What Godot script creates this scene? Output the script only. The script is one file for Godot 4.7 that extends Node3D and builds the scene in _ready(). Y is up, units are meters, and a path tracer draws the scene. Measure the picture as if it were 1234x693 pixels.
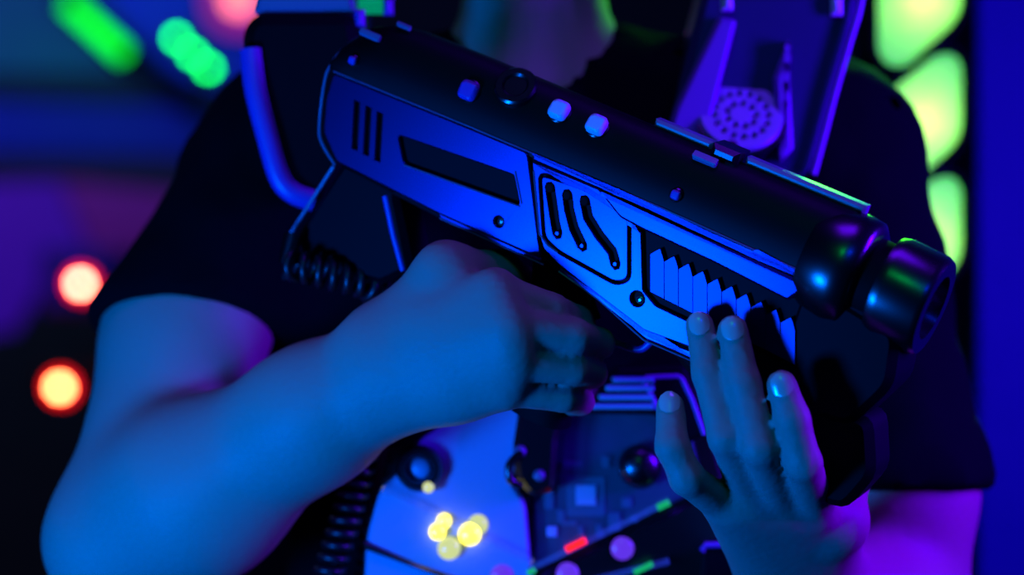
extends Node3D
# A laser tag player in a dark arena holds a blue plastic blaster across the chest.
# Units are metres, y up. Things are built round their own place; the blaster in its own axes (x forward, y up, z right side).

var off := Vector3.ZERO      # base of the thing being built, taken off vertices given in world coordinates
var M := {}                  # materials
var used := {}               # names taken at top level


# ---------------------------------------------------------------- mesh helpers
class Soup:
	var p := PackedVector3Array()
	func tri(a: Vector3, b: Vector3, c: Vector3) -> void:   # counter-clockwise seen from outside
		p.append(a); p.append(b); p.append(c)
	func quad(a: Vector3, b: Vector3, c: Vector3, d: Vector3) -> void:
		tri(a, b, c); tri(a, c, d)


func numbered(called: String) -> String:
	var n: int = used.get(called, 0)
	used[called] = n + 1
	return called if n == 0 else "%s_%03d" % [called, n]


func thing(called: String, label: String, category: String, at: Vector3, group := "") -> Node3D:
	var o := Node3D.new()
	o.name = numbered(called)
	add_child(o)
	o.position = at
	o.set_meta("label", label)
	o.set_meta("category", category)
	if group != "":
		o.set_meta("group", group)
	off = at
	return o


func array_mesh(verts: PackedVector3Array, normals: PackedVector3Array, index: PackedInt32Array) -> ArrayMesh:
	var a := []
	a.resize(Mesh.ARRAY_MAX)
	a[Mesh.ARRAY_VERTEX] = verts
	a[Mesh.ARRAY_NORMAL] = normals
	a[Mesh.ARRAY_INDEX] = index
	var m := ArrayMesh.new()
	m.add_surface_from_arrays(Mesh.PRIMITIVE_TRIANGLES, a)
	return m


func put(mesh: Mesh, called: String, mat: Material, parent: Node) -> MeshInstance3D:
	var o := MeshInstance3D.new()
	o.mesh = mesh
	o.name = called
	o.material_override = mat
	parent.add_child(o, true)
	return o


# triangles to a mesh whose edges are smooth up to the given angle
func finish(s: Soup, smooth := 35.0) -> ArrayMesh:
	var n := s.p.size()
	var face := PackedVector3Array()
	face.resize(n / 3)
	var at := {}
	for t in n / 3:
		var a := s.p[t * 3]
		var c := (s.p[t * 3 + 1] - a).cross(s.p[t * 3 + 2] - a)
		face[t] = c
		for k in 3:
			var key := Vector3i((s.p[t * 3 + k] * 50000.0).round())
			if not at.has(key):
				at[key] = PackedInt32Array()
			at[key].append(t)
	var limit := cos(deg_to_rad(smooth))
	var verts := PackedVector3Array()
	var norms := PackedVector3Array()
	verts.resize(n); norms.resize(n)
	var index := PackedInt32Array()
	index.resize(n)
	for t in n / 3:
		var own := face[t].normalized()
		for k in 3:
			var i := t * 3 + k
			verts[i] = s.p[i] - off
			var sum := Vector3.ZERO
			for other in at[Vector3i((s.p[i] * 50000.0).round())]:
				if face[other].normalized().dot(own) >= limit:
					sum += face[other]
			norms[i] = sum.normalized() if sum.length() > 0.0 else Vector3.UP
		index[t * 3] = t * 3; index[t * 3 + 1] = t * 3 + 2; index[t * 3 + 2] = t * 3 + 1
	return array_mesh(verts, norms, index)


func part(s: Soup, called: String, mat: Material, parent: Node, smooth := 35.0) -> MeshInstance3D:
	return put(finish(s, smooth), called, mat, parent)


func wound(o: PackedVector2Array, clockwise := false) -> PackedVector2Array:
	var r := o.duplicate()
	if Geometry2D.is_polygon_clockwise(r) == clockwise:      # Geometry2D counts with y down, so this is counter-clockwise with y up
		r.reverse()
	var area := 0.0
	for i in r.size():
		area += r[i].cross(r[(i + 1) % r.size()])
	if (area < 0.0) != clockwise:
		r.reverse()
	return r


func inset(o: PackedVector2Array, by: float) -> PackedVector2Array:      # moves every edge to its left
	var r := PackedVector2Array()
	var n := o.size()
	for i in n:
		var e0 := (o[i] - o[(i + n - 1) % n]).normalized()
		var e1 := (o[(i + 1) % n] - o[i]).normalized()
		var n0 := Vector2(-e0.y, e0.x)
		var n1 := Vector2(-e1.y, e1.x)
		var d := 1.0 + n0.dot(n1)
		r.append(o[i] + (n0 + n1) * (by / maxf(d, 0.35)))
	return r


func rounded(o: PackedVector2Array, r: float, steps := 3) -> PackedVector2Array:
	var out := PackedVector2Array()
	var n := o.size()
	for i in n:
		var a := o[(i + n - 1) % n]
		var b := o[i]
		var c := o[(i + 1) % n]
		var d := minf(r, minf(a.distance_to(b), b.distance_to(c)) * 0.45)
		var p := b + (a - b).normalized() * d
		var q := b + (c - b).normalized() * d
		for k in steps + 1:
			var t := float(k) / steps
			out.append(p.lerp(b, t).lerp(b.lerp(q, t), t))
	return out


func crosses(a: Vector2, b: Vector2, rims: Array) -> bool:
	for rim: PackedVector2Array in rims:
		for i in rim.size():
			var c := rim[i]
			var d := rim[(i + 1) % rim.size()]
			if c == a or c == b or d == a or d == b:
				continue
			if Geometry2D.segment_intersects_segment(a, b, c, d) != null:
				return true
	return false


func keyhole(o: PackedVector2Array, holes: Array) -> PackedVector2Array:
	var r := o.duplicate()
	var left := holes.duplicate()
	while left.size():
		var pairs := []
		for k in left.size():
			for i in r.size():
				for j in left[k].size():
					pairs.append([r[i].distance_squared_to(left[k][j]), i, j, k])
		pairs.sort_custom(func(p, q): return p[0] < q[0])
		var best: Array = pairs[0]
		for p in pairs:
			if not crosses(r[p[1]], left[p[3]][p[2]], [r] + left):
				best = p
				break
		var hole: PackedVector2Array = left[best[3]]
		left.remove_at(best[3])
		var m := r.slice(0, best[1] + 1)
		for j in hole.size() + 1:
			m.append(hole[(best[2] + j) % hole.size()])
		m.append_array(r.slice(best[1]))
		r = m
	return r


# ear clipping that also takes outlines which touch themselves
func ears(poly: PackedVector2Array) -> PackedInt32Array:
	var left := range(poly.size())
	var out := PackedInt32Array()
	while left.size() > 2:
		var n := left.size()
		var pick := -1
		var fall := 0
		var best := -1e9
		for i in n:
			var a := poly[left[(i + n - 1) % n]]
			var b := poly[left[i]]
			var c := poly[left[(i + 1) % n]]
			var turn := (b - a).cross(c - b)
			if turn > best:
				best = turn; fall = i
			if turn < -1e-12:
				continue
			var free := true
			for j in left:
				var p := poly[j]
				if p.is_equal_approx(a) or p.is_equal_approx(b) or p.is_equal_approx(c):
					continue
				if (b - a).cross(p - a) > -1e-11 and (c - b).cross(p - b) > -1e-11 and (a - c).cross(p - c) > -1e-11:
					free = false
					break
			if free:
				pick = i
				break
		if pick < 0:
			pick = fall
		out.append_array([left[(pick + n - 1) % n], left[pick], left[(pick + 1) % n]])
		left.remove_at(pick)
	return out


# a flat slab of a given outline between z0 and z1, holes cut through, edges chamfered
func slab(s: Soup, outline: PackedVector2Array, z0: float, z1: float, bevel := 0.001, holes: Array = [], both := false) -> void:
	var o := wound(outline)
	var rims := [o]
	for h: PackedVector2Array in holes:
		rims.append(wound(h, true))
	var tops := []
	for r: PackedVector2Array in rims:
		var top := inset(r, bevel)
		tops.append(top)
		var low := inset(r, bevel) if both else r
		var zb := z0 + bevel if both else z0
		var n := r.size()
		for i in n:
			var j := (i + 1) % n
			s.quad(Vector3(r[i].x, r[i].y, zb), Vector3(r[j].x, r[j].y, zb), Vector3(r[j].x, r[j].y, z1 - bevel), Vector3(r[i].x, r[i].y, z1 - bevel))
			s.quad(Vector3(r[i].x, r[i].y, z1 - bevel), Vector3(r[j].x, r[j].y, z1 - bevel), Vector3(top[j].x, top[j].y, z1), Vector3(top[i].x, top[i].y, z1))
			if both:
				s.quad(Vector3(low[i].x, low[i].y, z0), Vector3(low[j].x, low[j].y, z0), Vector3(r[j].x, r[j].y, zb), Vector3(r[i].x, r[i].y, zb))
	var cap := keyhole(tops[0], tops.slice(1))
	cap_faces(s, cap, z1, true)
	if both:
		cap_faces(s, cap, z0, false)
	else:
		cap_faces(s, keyhole(rims[0], rims.slice(1)), z0, false)


func cap_faces(s: Soup, poly: PackedVector2Array, z: float, up: bool) -> void:
	var t := Geometry2D.triangulate_polygon(poly)
	if t.is_empty():
		t = ears(poly)
	for k in t.size() / 3:
		var a := poly[t[k * 3]]
		var b := poly[t[k * 3 + 1]]
		var c := poly[t[k * 3 + 2]]
		if ((b - a).cross(c - a) > 0.0) != up:
			var q := b; b = c; c = q
		s.tri(Vector3(a.x, a.y, z), Vector3(b.x, b.y, z), Vector3(c.x, c.y, z))


func moved(s: Soup, t: Transform3D) -> Soup:
	for i in s.p.size():
		s.p[i] = t * s.p[i]
	return s


func box(s: Soup, centre: Vector3, size: Vector3, bevel := 0.002) -> void:
	var h := size / 2.0
	var b := minf(bevel, minf(h.x, minf(h.y, h.z)) * 0.9)
	var first := s.p.size()
	slab(s, PackedVector2Array([Vector2(-h.x, -h.y), Vector2(h.x, -h.y), Vector2(h.x, h.y), Vector2(-h.x, h.y)]), -h.z, h.z, b, [], true)
	for i in range(first, s.p.size()):
		s.p[i] += centre


# rings of equal count, each counter-clockwise seen from the last ring's side
func loft(s: Soup, rings: Array, closed_ends := true) -> void:
	var n: int = rings[0].size()
	for k in rings.size() - 1:
		for i in n:
			var j := (i + 1) % n
			s.quad(rings[k][i], rings[k][j], rings[k + 1][j], rings[k + 1][i])
	if closed_ends:
		for e in 2:
			var ring: PackedVector3Array = rings[0] if e == 0 else rings[-1]
			var c := Vector3.ZERO
			for v in ring:
				c += v / n
			for i in n:
				if e == 0:
					s.tri(c, ring[(i + 1) % n], ring[i])
				else:
					s.tri(c, ring[i], ring[(i + 1) % n])


# profile of (along, radius) turned about an axis
func lathe(s: Soup, base: Vector3, axis: Vector3, profile: PackedVector2Array, sides := 28) -> void:
	var z := axis.normalized()
	var x := z.cross(Vector3.UP if absf(z.y) < 0.9 else Vector3.RIGHT).normalized()
	var y := z.cross(x)
	var rings := []
	for q in profile:
		var r := PackedVector3Array()
		for i in sides:
			var a := TAU * i / sides
			r.append(base + z * q.x + (x * cos(a) + y * sin(a)) * maxf(q.y, 0.00001))
		rings.append(r)
	loft(s, rings)


func tube(s: Soup, path: PackedVector3Array, r: float, sides := 8, r_end := -1.0) -> void:
	var rings := []
	var x := Vector3.ZERO
	for i in path.size():
		var d := (path[mini(i + 1, path.size() - 1)] - path[maxi(i - 1, 0)]).normalized()
		if x == Vector3.ZERO:
			x = d.cross(Vector3.UP if absf(d.y) < 0.9 else Vector3.RIGHT).normalized()
		x = (x - d * x.dot(d)).normalized()
		var y := d.cross(x)
		var rr := r if r_end < 0.0 else lerpf(r, r_end, float(i) / (path.size() - 1))
		var ring := PackedVector3Array()
		for k in sides:
			var a := TAU * k / sides
			ring.append(path[i] + (x * cos(a) + y * sin(a)) * rr)
		rings.append(ring)
	loft(s, rings)


func smooth_path(points: Array, steps := 6) -> PackedVector3Array:
	var out := PackedVector3Array()
	var n := points.size()
	for i in n - 1:
		var a: Vector3 = points[maxi(i - 1, 0)]
		var b: Vector3 = points[i]
		var c: Vector3 = points[i + 1]
		var d: Vector3 = points[mini(i + 2, n - 1)]
		for k in steps:
			var t := float(k) / steps
			out.append(0.5 * ((2.0 * b) + (c - a) * t + (2.0 * a - 5.0 * b + 4.0 * c - d) * t * t + (3.0 * b - a - 3.0 * c + d) * t * t * t))
	out.append(points[n - 1])
	return out


func dome_profile(r: float, h: float, foot := 0.002) -> PackedVector2Array:
	var p := PackedVector2Array([Vector2(-foot, r)])
	for i in 7:
		var a := PI / 2 * i / 6.0
		p.append(Vector2(h * sin(a), r * cos(a)))
	return p


# ---------------------------------------------------------------- bodies: tapered bones joined by a smooth minimum, meshed as surface nets
class Field:
	var lo: Vector3
	var cell: float
	var nx: int
	var ny: int
	var nz: int
	var v := PackedFloat32Array()
	var verts := PackedVector3Array()
	var index := PackedInt32Array()

	func _init(a: Vector3, b: Vector3, c: float) -> void:
		lo = a; cell = c
		nx = int((b.x - a.x) / c) + 2
		ny = int((b.y - a.y) / c) + 2
		nz = int((b.z - a.z) / c) + 2
		v.resize(nx * ny * nz)
		v.fill(0.5)

	func bone(a: Vector3, b: Vector3, ra: float, rb: float, k := 0.01, flat := Vector3.ONE) -> void:
		var reach := maxf(ra, rb) / minf(flat.x, minf(flat.y, flat.z)) + k + cell * 2.0
		var p0 := (a.min(b) - Vector3.ONE * reach - lo) / cell
		var p1 := (a.max(b) + Vector3.ONE * reach - lo) / cell
		var x0 := maxi(int(p0.x), 0)
		var y0 := maxi(int(p0.y), 0)
		var z0 := maxi(int(p0.z), 0)
		var x1 := mini(int(p1.x) + 1, nx - 1)
		var y1 := mini(int(p1.y) + 1, ny - 1)
		var z1 := mini(int(p1.z) + 1, nz - 1)
		var ab := (b - a) * flat
		var aa := maxf(ab.length_squared(), 1e-9)
		for z in range(z0, z1 + 1):
			for y in range(y0, y1 + 1):
				var row := (z * ny + y) * nx
				for x in range(x0, x1 + 1):
					var q := (lo + Vector3(x, y, z) * cell - a) * flat
					var t := clampf(q.dot(ab) / aa, 0.0, 1.0)
					var d := (q - ab * t).length() - lerpf(ra, rb, t)
					var o := v[row + x]
					var h := k - absf(o - d)
					var m := minf(o, d)
					v[row + x] = m - h * h * 0.25 / k if h > 0.0 else m

	func cut(point: Vector3, normal: Vector3) -> void:      # takes away the side the normal points to
		for z in nz:
			for y in ny:
				var row := (z * ny + y) * nx
				for x in nx:
					v[row + x] = maxf(v[row + x], (lo + Vector3(x, y, z) * cell - point).dot(normal))

	func carve(a: Vector3, b: Vector3, ra: float, rb: float) -> void:
		var ab := b - a
		var reach := maxf(ra, rb) + cell * 2.0
		for z in nz:
			for y in ny:
				var row := (z * ny + y) * nx
				for x in nx:
					if v[row + x] > reach:
						continue
					var q := lo + Vector3(x, y, z) * cell - a
					var t := clampf(q.dot(ab) / ab.length_squared(), 0.0, 1.0)
					v[row + x] = maxf(v[row + x], lerpf(ra, rb, t) - (q - ab * t).length())

	func wrinkle(noise: FastNoiseLite, depth: float) -> void:
		for z in nz:
			for y in ny:
				var row := (z * ny + y) * nx
				for x in nx:
					if absf(v[row + x]) < 0.03:
						v[row + x] += depth * noise.get_noise_3dv(lo + Vector3(x, y, z) * cell)

	func mesh() -> void:
		var cells := PackedInt32Array()
		cells.resize(nx * ny * nz)
		cells.fill(-1)
		var sx := 1
		var sy := nx
		var sz := nx * ny
		var corner := PackedInt32Array([0, sx, sy, sx + sy, sz, sx + sz, sy + sz, sx + sy + sz])
		var place := [Vector3(0, 0, 0), Vector3(1, 0, 0), Vector3(0, 1, 0), Vector3(1, 1, 0), Vector3(0, 0, 1), Vector3(1, 0, 1), Vector3(0, 1, 1), Vector3(1, 1, 1)]
		var edges := [[0, 1], [2, 3], [4, 5], [6, 7], [0, 2], [1, 3], [4, 6], [5, 7], [0, 4], [1, 5], [2, 6], [3, 7]]
		var far := cell * 1.8
		for z in nz - 1:
			for y in ny - 1:
				var row := (z * ny + y) * nx
				for x in nx - 1:
					var i := row + x
					var v0 := v[i]
					if v0 > far or v0 < -far:
						continue
					var inside := 0
					for c in 8:
						if v[i + corner[c]] < 0.0:
							inside += 1
					if inside == 0 or inside == 8:
						continue
					var sum := Vector3.ZERO
					var n := 0
					for e in edges:
						var a := v[i + corner[e[0]]]
						var b := v[i + corner[e[1]]]
						if (a < 0.0) != (b < 0.0):
							sum += (place[e[0]] as Vector3).lerp(place[e[1]], a / (a - b))
							n += 1
					cells[i] = verts.size()
					verts.append(lo + (Vector3(x, y, z) + sum / n) * cell)
		for z in range(1, nz - 1):
			for y in range(1, ny - 1):
				var row := (z * ny + y) * nx
				for x in range(1, nx - 1):
					var i := row + x
					if cells[i] < 0:
						continue
					var a := v[i] < 0.0
					if a != (v[i + sx] < 0.0):
						four(cells[i], cells[i - sy], cells[i - sy - sz], cells[i - sz], not a)
					if a != (v[i + sy] < 0.0):
						four(cells[i], cells[i - sz], cells[i - sz - sx], cells[i - sx], not a)
					if a != (v[i + sz] < 0.0):
						four(cells[i], cells[i - sx], cells[i - sx - sy], cells[i - sy], not a)

	func four(a: int, b: int, c: int, d: int, turn: bool) -> void:
		if a < 0 or b < 0 or c < 0 or d < 0:
			return
		if turn:
			index.append_array([a, b, c, a, c, d])
		else:
			index.append_array([a, c, b, a, d, c])


func fields_mesh(fields: Array) -> ArrayMesh:
	var verts := PackedVector3Array()
	var index := PackedInt32Array()
	for f: Field in fields:
		f.mesh()
		var first := verts.size()
		for p in f.verts:
			verts.append(p - off)
		for i in f.index:
			index.append(i + first)
	var norms := PackedVector3Array()
	norms.resize(verts.size())
	for t in index.size() / 3:
		var a := index[t * 3]
		var b := index[t * 3 + 1]
		var c := index[t * 3 + 2]
		var n := (verts[c] - verts[a]).cross(verts[b] - verts[a])      # front faces run clockwise
		norms[a] += n; norms[b] += n; norms[c] += n
	for i in norms.size():
		norms[i] = norms[i].normalized()
	return array_mesh(verts, norms, index)


# ---------------------------------------------------------------- materials
func plastic(color: Color, rough := 0.4, spec := 0.5) -> StandardMaterial3D:
	var m := StandardMaterial3D.new()
	m.albedo_color = color
	m.roughness = rough
	m.metallic_specular = spec
	return m


func glow(color: Color, times: float) -> StandardMaterial3D:
	var m := plastic(Color(0.05, 0.05, 0.05), 0.3)
	m.emission_enabled = true
	m.emission = color
	m.emission_energy_multiplier = times
	return m


func grain(m: StandardMaterial3D, freq: float, scale: float, depth: float) -> StandardMaterial3D:
	var n := FastNoiseLite.new()
	n.seed = 5
	n.frequency = freq
	n.fractal_octaves = 3
	var t := NoiseTexture2D.new()
	t.noise = n
	t.width = 256; t.height = 256
	t.seamless = true
	m.heightmap_enabled = true
	m.heightmap_texture = t
	m.heightmap_scale = depth
	m.uv1_triplanar = true
	m.uv1_scale = Vector3.ONE * scale
	return m


func make_materials() -> void:
	M.blue = plastic(Color(0.028, 0.15, 0.38), 0.27, 0.5)
	M.blue.metallic = 0.92
	M.blue_rib = plastic(Color(0.028, 0.15, 0.38), 0.37, 0.6)
	M.blue_rib.metallic = 0.85
	M.navy = plastic(Color(0.013, 0.013, 0.036), 0.55, 0.17)
	M.black = plastic(Color(0.012, 0.012, 0.02), 0.27, 0.68)
	M.cover = plastic(Color(0.010, 0.010, 0.018), 0.5, 0.25)
	M.black_matt = plastic(Color(0.010, 0.010, 0.016), 0.7, 0.2)
	M.rim = plastic(Color(0.32, 0.34, 0.45), 0.25)
	M.screw = plastic(Color(0.5, 0.5, 0.55), 0.3)
	M.screw.metallic = 0.9
	M.button = plastic(Color(0.80, 0.78, 0.88), 0.3)
	M.grey = plastic(Color(0.38, 0.36, 0.48), 0.35)
	M.shell = plastic(Color(0.50, 0.60, 0.72), 0.4)
	M.plate = plastic(Color(0.17, 0.14, 0.30), 0.3)
	M.grille = plastic(Color(0.50, 0.44, 0.62), 0.4)
	M.rail = plastic(Color(0.42, 0.44, 0.48), 0.2, 0.65)
	M.slat = plastic(Color(0.24, 0.60, 0.60), 0.4)
	M.cap = plastic(Color(0.26, 0.38, 0.46), 0.4)
	M.violet = plastic(Color(0.50, 0.20, 0.62), 0.4)
	M.board = grain(plastic(Color(0.09, 0.26, 0.27), 0.45), 0.05, 6.0, 0.02)
	M.chip = plastic(Color(0.62, 0.75, 0.82), 0.35)
	M.part = plastic(Color(0.18, 0.40, 0.42), 0.45)
	M.clear = plastic(Color(0.75, 0.85, 0.95, 0.10), 0.08)
	M.clear.transparency = BaseMaterial3D.TRANSPARENCY_ALPHA
	M.pane = plastic(Color(0.4, 0.5, 0.6, 0.06), 0.05, 0.35)
	M.pane.transparency = BaseMaterial3D.TRANSPARENCY_ALPHA
	M.skin = grain(plastic(Color(0.64, 0.50, 0.42), 0.58, 0.35), 0.06, 9.0, 0.03)
	M.skin.subsurf_scatter_enabled = true
	M.skin.subsurf_scatter_strength = 0.12
	M.nail = plastic(Color(0.78, 0.66, 0.58), 0.20, 0.68)
	M.shirt = grain(plastic(Color(0.020, 0.020, 0.036), 0.92, 0.15), 0.09, 30.0, 0.05)
	M.trousers = grain(plastic(Color(0.025, 0.025, 0.03), 0.92, 0.2), 0.09, 24.0, 0.05)
	M.shoe = plastic(Color(0.03, 0.03, 0.035), 0.6)
	M.hair = grain(plastic(Color(0.03, 0.022, 0.018), 0.6), 0.12, 20.0, 0.3)
	M.eye = plastic(Color(0.85, 0.85, 0.85), 0.15)
	M.cable = plastic(Color(0.05, 0.05, 0.075), 0.4)
	M.paint_navy = grain(plastic(Color(0.025, 0.03, 0.13), 0.75, 0.3), 0.03, 1.5, 0.1)
	M.paint_blue = grain(plastic(Color(0.02, 0.04, 0.42), 0.6, 0.3), 0.03, 1.5, 0.1)
	M.paint_dark = grain(plastic(Color(0.02, 0.02, 0.035), 0.85, 0.3), 0.03, 1.5, 0.1)
	M.carpet = grain(plastic(Color(0.02, 0.02, 0.04), 0.95, 0.1), 0.2, 3.0, 0.4)


# ---------------------------------------------------------------- the place
func structure(s: Soup, called: String, mat: Material, smooth := 30.0) -> MeshInstance3D:
	off = Vector3.ZERO
	var o := part(s, called, mat, self, smooth)
	o.set_meta("kind", "structure")
	return o


func wall_box(called: String, centre: Vector3, size: Vector3, mat: Material) -> MeshInstance3D:
	var s := Soup.new()
	box(s, centre, size, 0.004)
	return structure(s, called, mat)


func make_room() -> void:
	wall_box("floor", Vector3(-0.4, -0.06, -0.6), Vector3(6.4, 0.12, 8.2), M.carpet)
	wall_box("ceiling", Vector3(-0.4, 2.96, -0.6), Vector3(6.4, 0.12, 8.2), M.paint_dark)
	wall_box("wall_back", Vector3(-0.4, 1.45, -4.66), Vector3(6.4, 2.9, 0.12), M.paint_navy)
	wall_box("wall_front", Vector3(-0.4, 1.45, 3.46), Vector3(6.4, 2.9, 0.12), M.paint_dark)
	wall_box("wall_left", Vector3(-3.56, 1.45, -0.6), Vector3(0.12, 2.9, 8.0), M.paint_dark)
	wall_box("wall_right", Vector3(2.76, 1.45, -0.6), Vector3(0.12, 2.9, 8.0), M.paint_dark)


# a lamp fixture: a dark housing, a glowing lens and an area light of the lens's size in front of it
func wash_lamp(called: String, label: String, at: Vector3, target: Vector3, size: Vector2, color: Color, energy: float, seen: float) -> void:
	var o := thing(called, label, "lamp", at)
	var t := Transform3D(Basis.looking_at(target - at, Vector3.UP if absf((target - at).normalized().y) < 0.95 else Vector3.RIGHT), Vector3.ZERO)
	off = Vector3.ZERO
	var s := Soup.new()
	box(s, Vector3(0, 0, 0.045), Vector3(size.x + 0.05, size.y + 0.05, 0.08), 0.008)
	part(moved(s, t), "housing", M.black_matt, o)
	s = Soup.new()
	box(s, Vector3(0, 0, -0.002), Vector3(size.x, size.y, 0.012), 0.003)
	part(moved(s, t), "lamp_lens", glow(color, seen), o)
	s = Soup.new()
	box(s, Vector3(0, 0, 0.10), Vector3(size.x * 0.4, 0.05, 0.04), 0.005)
	part(moved(s, t), "bracket", M.black_matt, o)
	var l := AreaLight3D.new()
	l.area_size = size
	l.light_color = color
	l.light_energy = energy
	l.area_normalize_energy = true
	l.area_range = 12.0
	l.shadow_enabled = true
	l.transform = t.translated_local(Vector3(0, 0, -0.012))
	o.add_child(l)


# ---------------------------------------------------------------- the player
func chain(f: Field, pts: Array, radii: Array, k: float) -> void:
	for i in pts.size() - 1:
		f.bone(pts[i], pts[i + 1], radii[i], radii[i + 1], k)


func bounds(pts: Array, pad: float) -> Array:
	var lo: Vector3 = pts[0]
	var hi: Vector3 = pts[0]
	for p: Vector3 in pts:
		lo = lo.min(p); hi = hi.max(p)
	return [lo - Vector3.ONE * pad, hi + Vector3.ONE * pad]


const NECK := Vector3(0.016, 1.455, -0.10)
const R_SHOULDER := Vector3(-0.1628, 1.3937, -0.08)
const R_MID := Vector3(-0.2294, 1.266, -0.03)
const R_ELBOW := Vector3(-0.2612, 1.1302, 0.03)
const R_WRIST := Vector3(-0.0813, 1.2478, 0.128)
const L_SHOULDER := Vector3(0.2292, 1.3937, -0.08)
const L_MID := Vector3(0.2741, 1.1595, -0.02)
const L_ELBOW := Vector3(0.2721, 1.0448, -0.015)
const L_WRIST := Vector3(0.1862, 1.1146, 0.085)


func trunk(f: Field, grow: float) -> void:
	var k := 0.06
	for row in [[1.365, 0.125, 0.098], [1.24, 0.115, 0.098], [1.10, 0.10, 0.095], [0.96, 0.085, 0.105]]:
		f.bone(Vector3(0.033 - row[1], row[0], -0.115), Vector3(0.033 + row[1], row[0], -0.115), row[2] + grow, row[2] + grow, k)
	f.bone(NECK + Vector3(-0.02, -0.03, 0), R_SHOULDER + Vector3(0.02, 0.0, -0.01), 0.055 + grow, 0.055 + grow, k)
	f.bone(NECK + Vector3(0.02, -0.03, 0), L_SHOULDER + Vector3(-0.02, 0.0, -0.01), 0.055 + grow, 0.055 + grow, k)


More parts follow.
